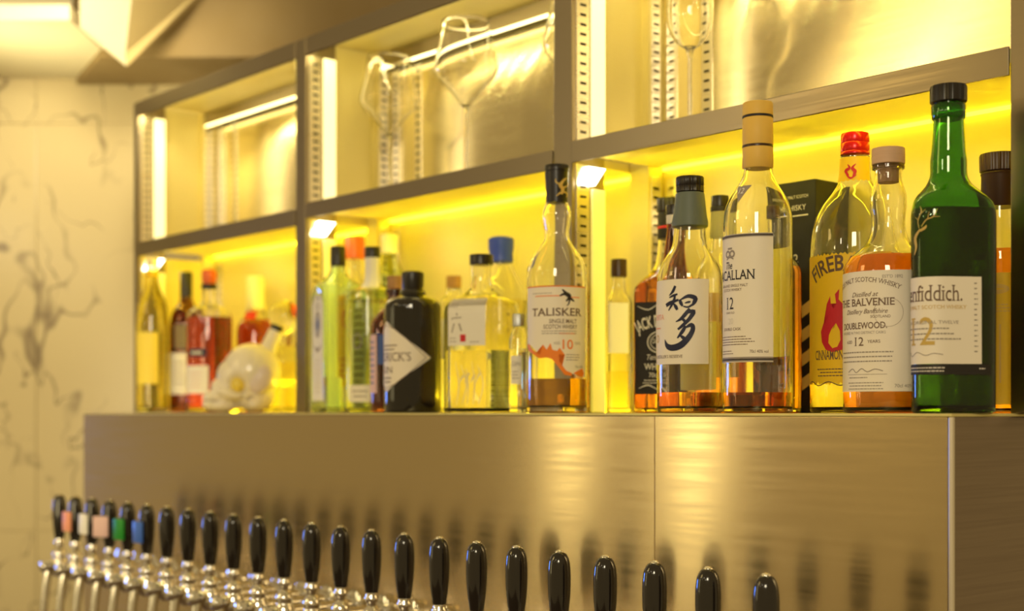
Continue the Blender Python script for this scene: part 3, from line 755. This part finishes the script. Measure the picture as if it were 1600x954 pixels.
b = Bottle('bitters_bottle', 'slim dark brown bottle with black cap behind the brush-lettered bottle', 1053, 1.207,
           [(600, 22), (440, 22), (415, 19), (390, 15), (368, 12), (352, 11), (336, 10.5)], 'glass_brown', group=SET, n=36)
b.ring('cap', cyl(320, 335, 12.5), 'cap_black'); b.ring('neck_band', cyl(336, 350, 11.8), 'silver_ink')

b = Bottle('whisky_bottle', 'clear whisky bottle with grey-green neck seal and cream label with big black brush characters', 1078, 1.145,
           [(600, 51.5), (446, 51), (430, 50), (414, 45), (402, 38), (391, 31), (381, 27), (368, 25.5), (352, 24), (325, 20), (296, 17)], liquid=(613, 'liq_amber'), group=SET, foot=11)
b.ring('cap', [(301, 20), (300, 21.5), (292, 21.5), (291, 20.8), (290, 21.5), (278, 21.5), (276.6, 20.5), (276, 17)], 'cap_black', knurl=40)
b.ring('neck_seal', [(356, 25.5), (354, 28), (347, 28.3), (336, 26), (318, 24), (304, 22.6), (302, 22)], 'cap_seal')
lb = b.label(-66, 66, 440, 570, -40, 'cream')
def kj(pts): return [(20 + (1020 + x / 4.54 - 1062) / .96, 430 + y / 4.54) for x, y in pts]
K = [([(160, 92), (143, 130), (115, 158)], [3.0, 3.6, 1.0]), ([(116, 172), (145, 160), (178, 150)], [1.2, 3.0, 2.0]), ([(90, 226), (128, 208), (186, 190)], [4.6, 4.6, 2.6]),
     ([(160, 160), (148, 205), (112, 262)], [2.4, 3.8, 1.4]), ([(150, 212), (166, 236), (178, 260)], [1.2, 4.2, 3.0]),
     ([(193, 188), (202, 212), (214, 236)], [2.2, 4.2, 2.0]), ([(200, 190), (250, 166), (296, 180), (290, 210), (276, 232)], [1.6, 4.4, 5.4, 4.6, 2.0]), ([(228, 214), (250, 208), (266, 206)], [1.0, 2.6, 2.0]), ([(218, 236), (250, 242), (278, 226)], [1.6, 2.4, 2.6]),
     ([(262, 254), (240, 282), (205, 322), (168, 342)], [3.6, 4.6, 3.8, 1.0]), ([(240, 284), (286, 272), (262, 320), (222, 362), (182, 396)], [1.8, 5.4, 4.6, 4.0, 2.6]), ([(206, 318), (222, 332), (234, 346)], [1.4, 3.6, 2.4]),
     ([(236, 372), (212, 412), (178, 456)], [3.0, 4.4, 1.6]), ([(230, 386), (272, 366), (282, 396), (254, 452), (200, 506), (140, 522), (98, 506), (78, 462)], [1.6, 5.2, 5.4, 6.6, 8.0, 7.6, 6.0, .8]), ([(196, 436), (216, 452), (236, 468)], [1.4, 4.2, 3.4])]
b.ink([stroke(kj(p), [q * 1.28 for q in wd]) for p, wd in K], -40, 'navy', lb, 'brush_characters')
b.ink([T('CHITA', -22, 501, 8, 30, serif=True), lines(-34, -12, 513, 1, 4, 2, 3)], -40, 'salmon', lb, 'red_lettering')
b.ink([T("THE DISTILLER'S RESERVE", -8, 560.5, 4.6, 66, serif=True)], -40, 'brown_ink', lb)
b.ink([ring2(-26, 530, 5, 6, 1.6)], -40, 'gold', lb, 'seal')
b.label(-34, 34, 500, 606, 160, 'pale_cream', 'back_label')

b = Bottle('whisky_bottle', 'amber bottle with black cap and pale neck label behind the brush-lettered bottle', 1125, 1.25,
           [(600, 38), (440, 38), (424, 35), (408, 25), (394, 16.5), (380, 14.5), (330, 12.5)], liquid=(470, 'liq_orange'), group=SET, n=44)
b.ring('cap', cyl(306, 323, 13.6), 'cap_black'); b.ring('neck_label', [(372, 15.4), (370, 15.8), (325, 13.6), (324, 13)], 'pale_cream'); b.ring('neck_band', cyl(323, 331, 14.6), 'black_paper')
b.label(-34, 30, 460, 590, -10, 'kraft')

b = Bottle('whisky_bottle', 'tall clear whisky bottle with kraft capsule and dark triangle on its shoulder', 1184, 1.14,
           [(600, 54), (350, 54), (334, 52.5), (318, 48), (304, 41), (290, 32), (278, 25.5), (268, 23), (258, 22), (190, 20)], liquid=(613, 'liq_deep'), group=SET, foot=11)
cp = b.ring('capsule', [(264, 22.5), (262, 24), (232, 24), (231, 23.6), (228, 23.6), (227, 24), (186, 23.6), (184.5, 22.6), (182, 22.6), (181, 23.6), (163, 23.4), (161, 22.4), (160, 19)], 'kraft')
b.ring('dark_band', cyl(181.5, 185, 23.9, .4), 'ink', cp); b.ring('dark_band', cyl(227.5, 231.5, 24.2, .4), 'cap_brown', cp)
o = b.label(-2, 16, 190, 212, 20, 'ivory', 'tax_stamp', off=.0012 + .0007)
lb = b.label(-72, 72, 370, 567, -51, 'cream')
b.ink([bar(-72, 72, 370.5, 5)], -51, 'grey_ink', lb, 'border'); b.ink([bar(-72, 72, 559, 7)], -51, 'grey_ink', lb, 'border')
b.ink([bar(-72, 72, 372, 2), bar(-72, 72, 561.5, 2.6), T('The', -2, 423, 11, 15, slant=.25, bold=.008), T('MACALLAN', 0, 440, 14.5, 88, serif=True, bold=.008), T('12', 0, 485, 18, 16, serif=True)], -51, 'ink', lb)
b.ink([ring2(-5, 400, 6, 6, 3), ring2(5, 400, 6, 6, 3), stroke([(-8, 408), (0, 405), (8, 408)], 2), bar(-5, 5, 390, 3)], -51, 'grey_ink', lb, 'crest')
b.ink([T('HIGHLAND SINGLE MALT', 4, 451, 4.2, 58), T('SCOTCH WHISKY', 2, 457.5, 4.2, 42), T('YEARS OLD', 0, 492, 3, 20), T('DOUBLE CASK', 2, 518, 4.4, 40), lines(-32, 46, 527, 4, 4, 1.2, 3), T('70cl 40% vol', 50, 553, 4.6, 28), lines(-30, 14, 549, 2, 4, 1, 8)], -51, 'brown_ink', lb, 'small_print')
b.ink([T('20', 2, 508, 9, 11, serif=True)], -51, 'silver_ink', lb, 'ornament')
tr = b.label(-13, 13, 294, 322, -36, 'grey_ink', 'shoulder_triangle', top=[(-13, 294), (13, 294)], bottom=[(-13, 295), (0, 322), (13, 295)], cols=12, off=.0006)
b.ink([T('12', 0, 307, 9, 9)], -36, 'white', tr, off=.0012)
b.label(-40, 44, 384, 556, 140, 'pale_cream', 'back_label')

b = Bottle('whisky_bottle', 'orange amber bottle standing behind the tall kraft-capsule bottle', 1214, 1.256,
           [(600, 38), (426, 38), (412, 33), (398, 22), (386, 15), (340, 12.5)], liquid=(418, 'liq_orange'), group=SET, n=44)
b.ring('cap', cyl(322, 342, 14), 'cap_brown')

# black carton
Y0 = 1.298; x1 = XA(1274, Y0); hgt = (HY - 278.5) * SP(1274, Y0) + .0015
root = thing('whisky_carton', 'tall black whisky carton standing upright against the back panel', 'carton', (x1, Y0, LZ))
obj('carton', bx(bmesh.new(), -.066, 0, 0, .062, 0, hgt, .0012), M['box_black'], root)
def flat(items, name, m, par):
    bm = bmesh.new()
    for V, Fs in items:
        vs = [bm.verts.new((u, -.0005, v)) for u, v in V]
        for f in Fs: bm.faces.new([vs[i] for i in f])
    return obj(name, bm, M[m], par)
def TM(s, u, z, h, w_=None, **k):
    V, Fs = T(s, 0, 0, h, w_, **k); return [(u + a, z - bb) for a, bb in V], Fs
flat([TM('SINGLE MALT SCOTCH', -.032, hgt - .020, .0036, .044), TM('WHISKY', -.030, hgt - .034, .0062, .034), ([(-.056, hgt - .041), (-.010, hgt - .041), (-.010, hgt - .0395), (-.056, hgt - .0395)], [(0, 1, 2, 3)]), TM('12', -.03, hgt - .095, .010), TM('YEARS', -.03, hgt - .104, .004)], 'lettering', 'silver_ink', root)
flat([P2([(-.052, z), (-.002, z + .030), (-.002, z + .044), (-.052, z + .014)]) for z in (.006, .034, .062, .090)] , 'gold_stripes', 'gold', root)

b = Bottle('liqueur_bottle', 'big round bottle with red screw cap and yellow label', 1336, 1.237,
           [(606, 69), (392, 69), (368, 67), (345, 62), (322, 51), (302, 36), (288, 27), (276, 24.2), (246, 23)], liquid=(404, 'liq_pale'), group=SET, foot=10)
b.ring('cap', [(243, 21), (242, 22.6), (239, 22.6), (238, 21.8), (236, 22.4), (225, 22.2), (224, 21.6), (222, 22.2), (212, 22), (209, 21), (208, 17)], 'cap_red')
nl = b.label(-32, 32, 248, 285, -14, 'yellow', 'neck_label', off=.0006, bottom=[(-32 + 4 * k, 284 + (3 if k % 2 else 0)) for k in range(17)])
b.ink([stroke([(-4, 278), (-9, 270), (-3, 266), (-6, 260)], [2, 5, 4, 1]), stroke([(2, 280), (5, 272), (1, 266), (6, 260)], [2, 5, 4, 1]), stroke([(-8, 276), (-1, 282), (7, 277)], [1, 3, 1])], -12, 'red', nl, 'flame_emblem', off=.0012)
zz = lambda y, a: [(-84 + 3.5 * k, y + (a if k % 2 else -a) * (.6 + .4 * math.sin(k * 1.7))) for k in range(49)]
lb = b.label(-84, 84, 400, 602, -18, 'yellow', top=zz(402, 2.4), bottom=zz(600, 3.2), cols=96)
b.ink([T('FIREBALL', -4, 428, 23, 94, serif=True, bold=.02, arc=66), T('CINNAMON WHISKY', -2, 563, 14, 92, serif=True, bold=.01)], -18, 'brown_ink', lb)
b.ink([lines(-46, 46, 577, 3, 5, 1.6, 6, 'c'), stroke([(-80, 604), (-60, 596), (-40, 603), (-20, 597), (0, 603), (20, 597), (44, 603)], 1.6)], -18, 'brown_ink', lb, 'small_print')
b.ink([P2([(-2, 552), (-14, 548), (-22, 536), (-24, 520), (-18, 506), (-17, 514), (-13, 518), (-13, 504), (-8, 492), (-12, 478), (-6, 466), (-5, 478), (0, 486), (4, 478), (2, 464), (9, 456), (8, 472), (14, 486), (15, 500), (19, 494), (19, 484), (25, 500), (26, 520), (22, 538), (13, 549)])], -27, 'red', lb, 'flame_emblem')
b.ink([P2([(-2, 546), (-9, 538), (-8, 526), (-3, 516), (-1, 524), (3, 518), (4, 508), (10, 520), (11, 534), (6, 544)])], -27, 'yellow', lb, 'flame_core', off=.0007)

b = Bottle('whisky_bottle', 'clear-necked whisky bottle of orange spirit with pale wooden stopper', 1388, 1.166,
           [(612, 69), (428, 69), (416, 67), (404, 60), (393, 48), (383, 37), (372, 30), (358, 26.5), (340, 26), (322, 28), (308, 28), (296, 25), (284, 21.5), (272, 20.6), (262, 21)], liquid=(402, 'liq_orange'), group=SET, foot=10)
b.ring('lip', [(266, 22), (264, 25), (259, 25), (257.5, 22)], 'glass')
st = b.ring('stopper', cyl(232, 257.5, 25.5, 2), 'wood'); b.ring('cork', cyl(257.5, 286, 16), 'cork', st)
lb = b.label(-86, 92, 428, 612, -38, 'cream')
b.ink([T('SINGLE MALT SCOTCH WHISKY', 0, 444, 7, 130, serif=True, arc=150), T('Distilled at', 8, 467, 7, 46, slant=.4), T('THE BALVENIE', 2, 481, 11, 106, serif=True, bold=.01), T('Distillery Banffshire', 8, 493, 7, 74, slant=.4), T('SCOTLAND', 34, 500, 4, 30), ring2(46, 492, 22, 22, .4)], -38, 'brown_ink', lb)
b.ink([T('DOUBLEWOOD.', 2, 516, 9.5, 84, serif=True, bold=.012), T('12', -1, 542, 13, 17, serif=True), T('AGED', -22, 538, 4.5, 14), T('YEARS', 24, 538, 4.5, 20)], -38, 'brown_ink', lb, 'age_statement')
b.ink([T('MATURED IN TWO DISTINCT CASKS', 0, 524, 4, 84), T("EST'D 1892", 52, 440, 4.6, 30), lines(-48, 56, 551, 3, 7, 1.8, 6, 'c'), stroke([(-24, 582), (-14, 577), (-6, 583), (4, 577), (14, 582), (26, 578), (38, 581)], 1.3), bar(-26, 44, 585.5, .6), lines(-22, 24, 590, 1, 4, 1.4, 8), lines(-30, 44, 598, 3, 4.6, 1.4, 9, 'c'), T('70cl 40% vol', 74, 606, 5, 38)], -38, 'grey_ink', lb, 'small_print')

b = Bottle('whisky_bottle', 'three-sided green whisky bottle with black cap and gold stag', 1482, 1.135,
           [(612, 70), (400, 71), (346, 71), (332, 70), (320, 66), (308, 56), (298, 44), (288, 34), (278, 29), (266, 27.5), (252, 27.5), (238, 26), (205, 24), (160, 22.5)], 'glass_green', shape=poly_shape(3, 25, 1.7), y_body=330, y_neck=286, liquid=(330, 'liq_olive'), group=SET, foot=12, n=84)
b.ring('cap', [(162, 25), (160, 27.5), (138, 27.6), (134.5, 26.5), (133.5, 22)], 'cap_black', knurl=44)
b.ring('collar', [(187, 24.6), (185, 25.8), (166, 26.4), (164, 25)], 'glass_green')
lb = b.label(-84, 96, 437, 570, -35, 'cream')
b.ink([T('Glenfiddich.', 6, 474, 24, 118, serif=True)], -35, 'brown_ink', lb)
b.ink([T('SINGLE MALT SCOTCH WHISKY', 10, 486, 5.4, 124, serif=True), T('12', 0, 541, 42, 44, serif=True)], -35, 'gold', lb, 'gold_lettering')
b.ink([T('OUR ORIGINAL TWELVE', 12, 509, 5, 94), lines(-40, 66, 515, 3, 8, 2, 3, 'l'), stroke([(-40, 557), (-28, 552), (-20, 558), (-6, 552), (8, 557), (20, 554), (34, 556)], 1.1), lines(84, 90, 446, 14, 8, 2, 3)], -35, 'grey_ink', lb, 'small_print')
fb = b.label(-88, 112, 571, 586, -35, 'black_paper', 'foot_label'); b.ink([lines(-50, 60, 575, 2, 5, 1.8, 4), lines(92, 104, 576, 1, 5, 2, 4)], -35, 'silver_ink', fb)
b.ink([stroke([(-12, 402), (-8, 390), (-10, 376), (0, 364)], [1.5, 5, 6, 3]), stroke([(0, 366), (8, 362), (10, 358)], [4, 4, 1]), stroke([(-2, 362), (-4, 350), (2, 336), (-2, 328)], [1.2, 1.6, 1.4, .6]), stroke([(2, 360), (10, 350), (20, 346), (26, 334)], [1.2, 1.6, 1.4, .5]), stroke([(-3, 350), (-10, 344)], [1.2, .5]), stroke([(12, 349), (14, 338)], [1.2, .5]), stroke([(1, 340), (8, 334)], [1.2, .5]), stroke([(20, 346), (30, 346)], [1.1, .5])], -35, 'gold', b.glass, 'stag_emblem')

b = Bottle('whisky_bottle', 'orange bottle with tall dark brown cap against the last post', 1562, 1.262,
           [(600, 48), (410, 48), (392, 46), (376, 38), (360, 31), (345, 28), (318, 26)], liquid=(392, 'liq_orange'), group=SET)
b.ring('cap', [(270, 26), (268, 29.5), (244, 30), (241, 29), (240, 24)], 'cap_brown', knurl=40); b.ring('neck_seal', [(324, 27.5), (322, 28.6), (276, 27.6), (272, 29), (269, 27)], 'cap_brown')
lb = b.label(-44, 44, 430, 632, -12, 'yellow'); b.ink([ring2(4, 455, 20, 8, 7), lines(-12, 26, 478, 3, 5, 2, 4, 'c')] + [bar(-18 + 9 * k, -15 + 9 * k, 500 + 3 * k, 90) for k in range(4)], -12, 'kraft', lb)

# ================================================================== wine glasses on the middle shelf
def wine_glass(label, px, Y, zshelf, prof, stem_h, rim_px):
    X = XA(px, Y); root = thing('wine_glass', label, 'wine glass', (X, Y, zshelf), 0, 'stemmed glasses on the middle shelf')
    t = .0011
    outer = smooth_prof(prof, 5); inner = [(z, max(r - t, .0004)) for z, r in outer if z > outer[0][0] + .002]
    bm = lathe(bmesh.new(), outer + [(outer[-1][0] + .0005, outer[-1][1] - t / 2)] + inner[::-1], 56)
    obj('bowl', bm, M['glass_wine'], root, 60)
    obj('stem', lathe(bmesh.new(), smooth_prof([(.0045, .0048), (.010, .0036), (.03, .0030), (stem_h - .02, .0030), (stem_h - .004, .0045), (stem_h + .0005, .0060)], 4), 20), M['glass_wine'], root, 60)
    obj('foot', lathe(bmesh.new(), [(0.0002, .036), (.0010, .0372), (.0022, .036), (.0036, .018), (.0048, .006)], 40), M['glass_wine'], root, 60)
def angular(h, w_, zb=.112): return [(zb, .0055), (zb + .010, .013), (zb + .028, .028), (zb + .050, w_ * .97), (zb + .056, w_), (zb + .066, w_ * .97), (zb + .095, w_ * .83), (h, w_ * .74)]
sh2, sh3 = CZ + SH[1][1] - .0014, CZ + SH[2][1] - .0014
wine_glass('angular wine glass standing near the second post', 608, 1.305, sh2, angular(.238, .0475), .112, 0)
wine_glass('angular wine glass whose bowl stands highest in the middle bay', 728, 1.27, sh2, angular(.237, .0475), .112, 0)
wine_glass('wine glass cut off by the third post, only its left edge showing', 900, 1.30, sh2, angular(.232, .046), .108, 0)
wine_glass('round-bowled wine glass at the top of the right bay', 1078, 1.29, sh3, [(.110, .0055), (.116, .014), (.126, .0225), (.142, .0282), (.160, .0295), (.185, .027), (.205, .0245)], .110, 0)

# ================================================================== beer taps
TY = .973; TZ0 = CZ - .2215
x_a, x_b = XA(93, TY), XA(1197, TY); NT = 24
def make_tap():
    root = thing('beer_tap', '', 'beer tap', (x_a, TY, TZ0))
    h = obj('handle', lathe(bmesh.new(), smooth_prof([(0, .0080), (.004, .0086), (.025, .0112), (.045, .0121), (.060, .0116), (.069, .0100), (.0745, .0068), (.0765, .0030)], 5), 32), M['black_plastic'], root, 60)
    obj('tip', lathe(bmesh.new(), [(.0752, .0045), (.0764, .0044), (.0776, .0030), (.0780, .001)], 20), M['chrome'], h, 60)
    obj('collar', lathe(bmesh.new(), [(-.017, .0052), (-.012, .0062), (-.010, .0085), (-.006, .0090), (-.004, .0072), (.0005, .0076)], 24), M['chrome'], root, 50)
    q = bmesh.new(); lathe(q, smooth_prof([(-.066, .0095), (-.062, .0125), (-.040, .0130), (-.034, .0105), (-.028, .0118), (-.022, .0100), (-.016, .0050)], 4), 24)
    obj('valve_body', q, M['chrome'], root, 50)
    q = bmesh.new(); tube(q, [(0, -.034, -.047), (0, -.032, -.047), (0, -.010, -.047), (0, .03, -.047), (0, BY - TY - .009, -.047)], [.008, .0102, .0102, .0095, .0095], 20)
    sh = obj('shank', q, M['chrome'], root, 50)
    q = bmesh.new(); tube(q, [(0, BY - TY - .010, -.047), (0, BY - TY - .0085, -.047), (0, BY - TY - .003, -.047), (0, BY - TY, -.047)], [.016, .021, .022, .022], 24)
    obj('wall_flange', q, M['chrome'], sh, 50)
    q = bmesh.new(); lathe(q, [(-.006, .012), (-.0045, .0135), (.0045, .0135), (.006, .012)], 24)
    for v in q.verts: v.co = Vector((v.co.x, v.co.z + .034, v.co.y - .047))
    obj('lock_nut', q, M['chrome'], sh, 40)
    q = bmesh.new(); tube(q, [(0, -.019, -.050), (0, -.021, -.060), (0, -.023, -.074), (0, -.026, -.100), (0, -.029, -.135)], [.0080, .0074, .0068, .0064, .0066], 18)
    obj('spout', q, M['chrome'], root, 50)
    return root
tap = make_tap(); proto = [(o, [c for c in o.children]) for o in tap.children]
ordw = ['first', 'second', 'third', 'fourth', 'fifth', 'sixth', 'seventh', 'eighth', 'ninth', 'tenth', 'eleventh', 'twelfth']
badges = {1: ('salmon', 'small red and beige badge'), 2: ('white', 'white badge'), 3: ('dusty_pink', 'pink badge'), 4: ('green_badge', 'green badge'), 5: ('blue_badge', 'blue badge')}
M['green_badge'] = mat('green_badge', (.015, .30, .03), .35); M['blue_badge'] = mat('blue_badge', (.06, .18, .75), .35)
taps = []
for i in range(NT):
    if i == 0: r = tap
    else:
        r = tap.copy(); C.objects.link(r)
        for o, kids in proto:
            c = o.copy(); C.objects.link(c); c.parent = r
            for k in kids:
                d = k.copy(); C.objects.link(d); d.parent = c
    r.location.x = x_a + (x_b - x_a) * i / (NT - 1)
    r['group'] = 'chrome beer taps along the counter'
    if i == 0: r['label'] = 'black-handled chrome tap at the marble wall end of the row'
    elif i in badges: r['label'] = 'black-handled chrome tap carrying a ' + badges[i][1]
    elif i == NT - 1: r['label'] = 'black-handled tap at the right end of the row of taps'
    elif i < 15: r['label'] = 'black-handled chrome tap, %s to the right of the blue-badged tap' % ordw[i - 6]
    else: r['label'] = 'black-handled tap, %s from the right end of the row of taps' % ordw[NT - 1 - i]
    taps.append(r)
    if i in badges:
        bm = bx(bmesh.new(), -.014, .014, -.0022, .0022, -.017, .017, .0018)
        o = obj('badge', bm, M[badges[i][0]], r, 40); o.location = (-.001, -.0150, .034); o.rotation_euler = (0, 0, math.radians({3: 34, 4: 8}.get(i, 3))); o['label'] = badges[i][1]
        bm = bx(bmesh.new(), -.003, .003, -.012, -.002, .030, .038, .0008); obj('badge_clip', bm, M['chrome'], r)
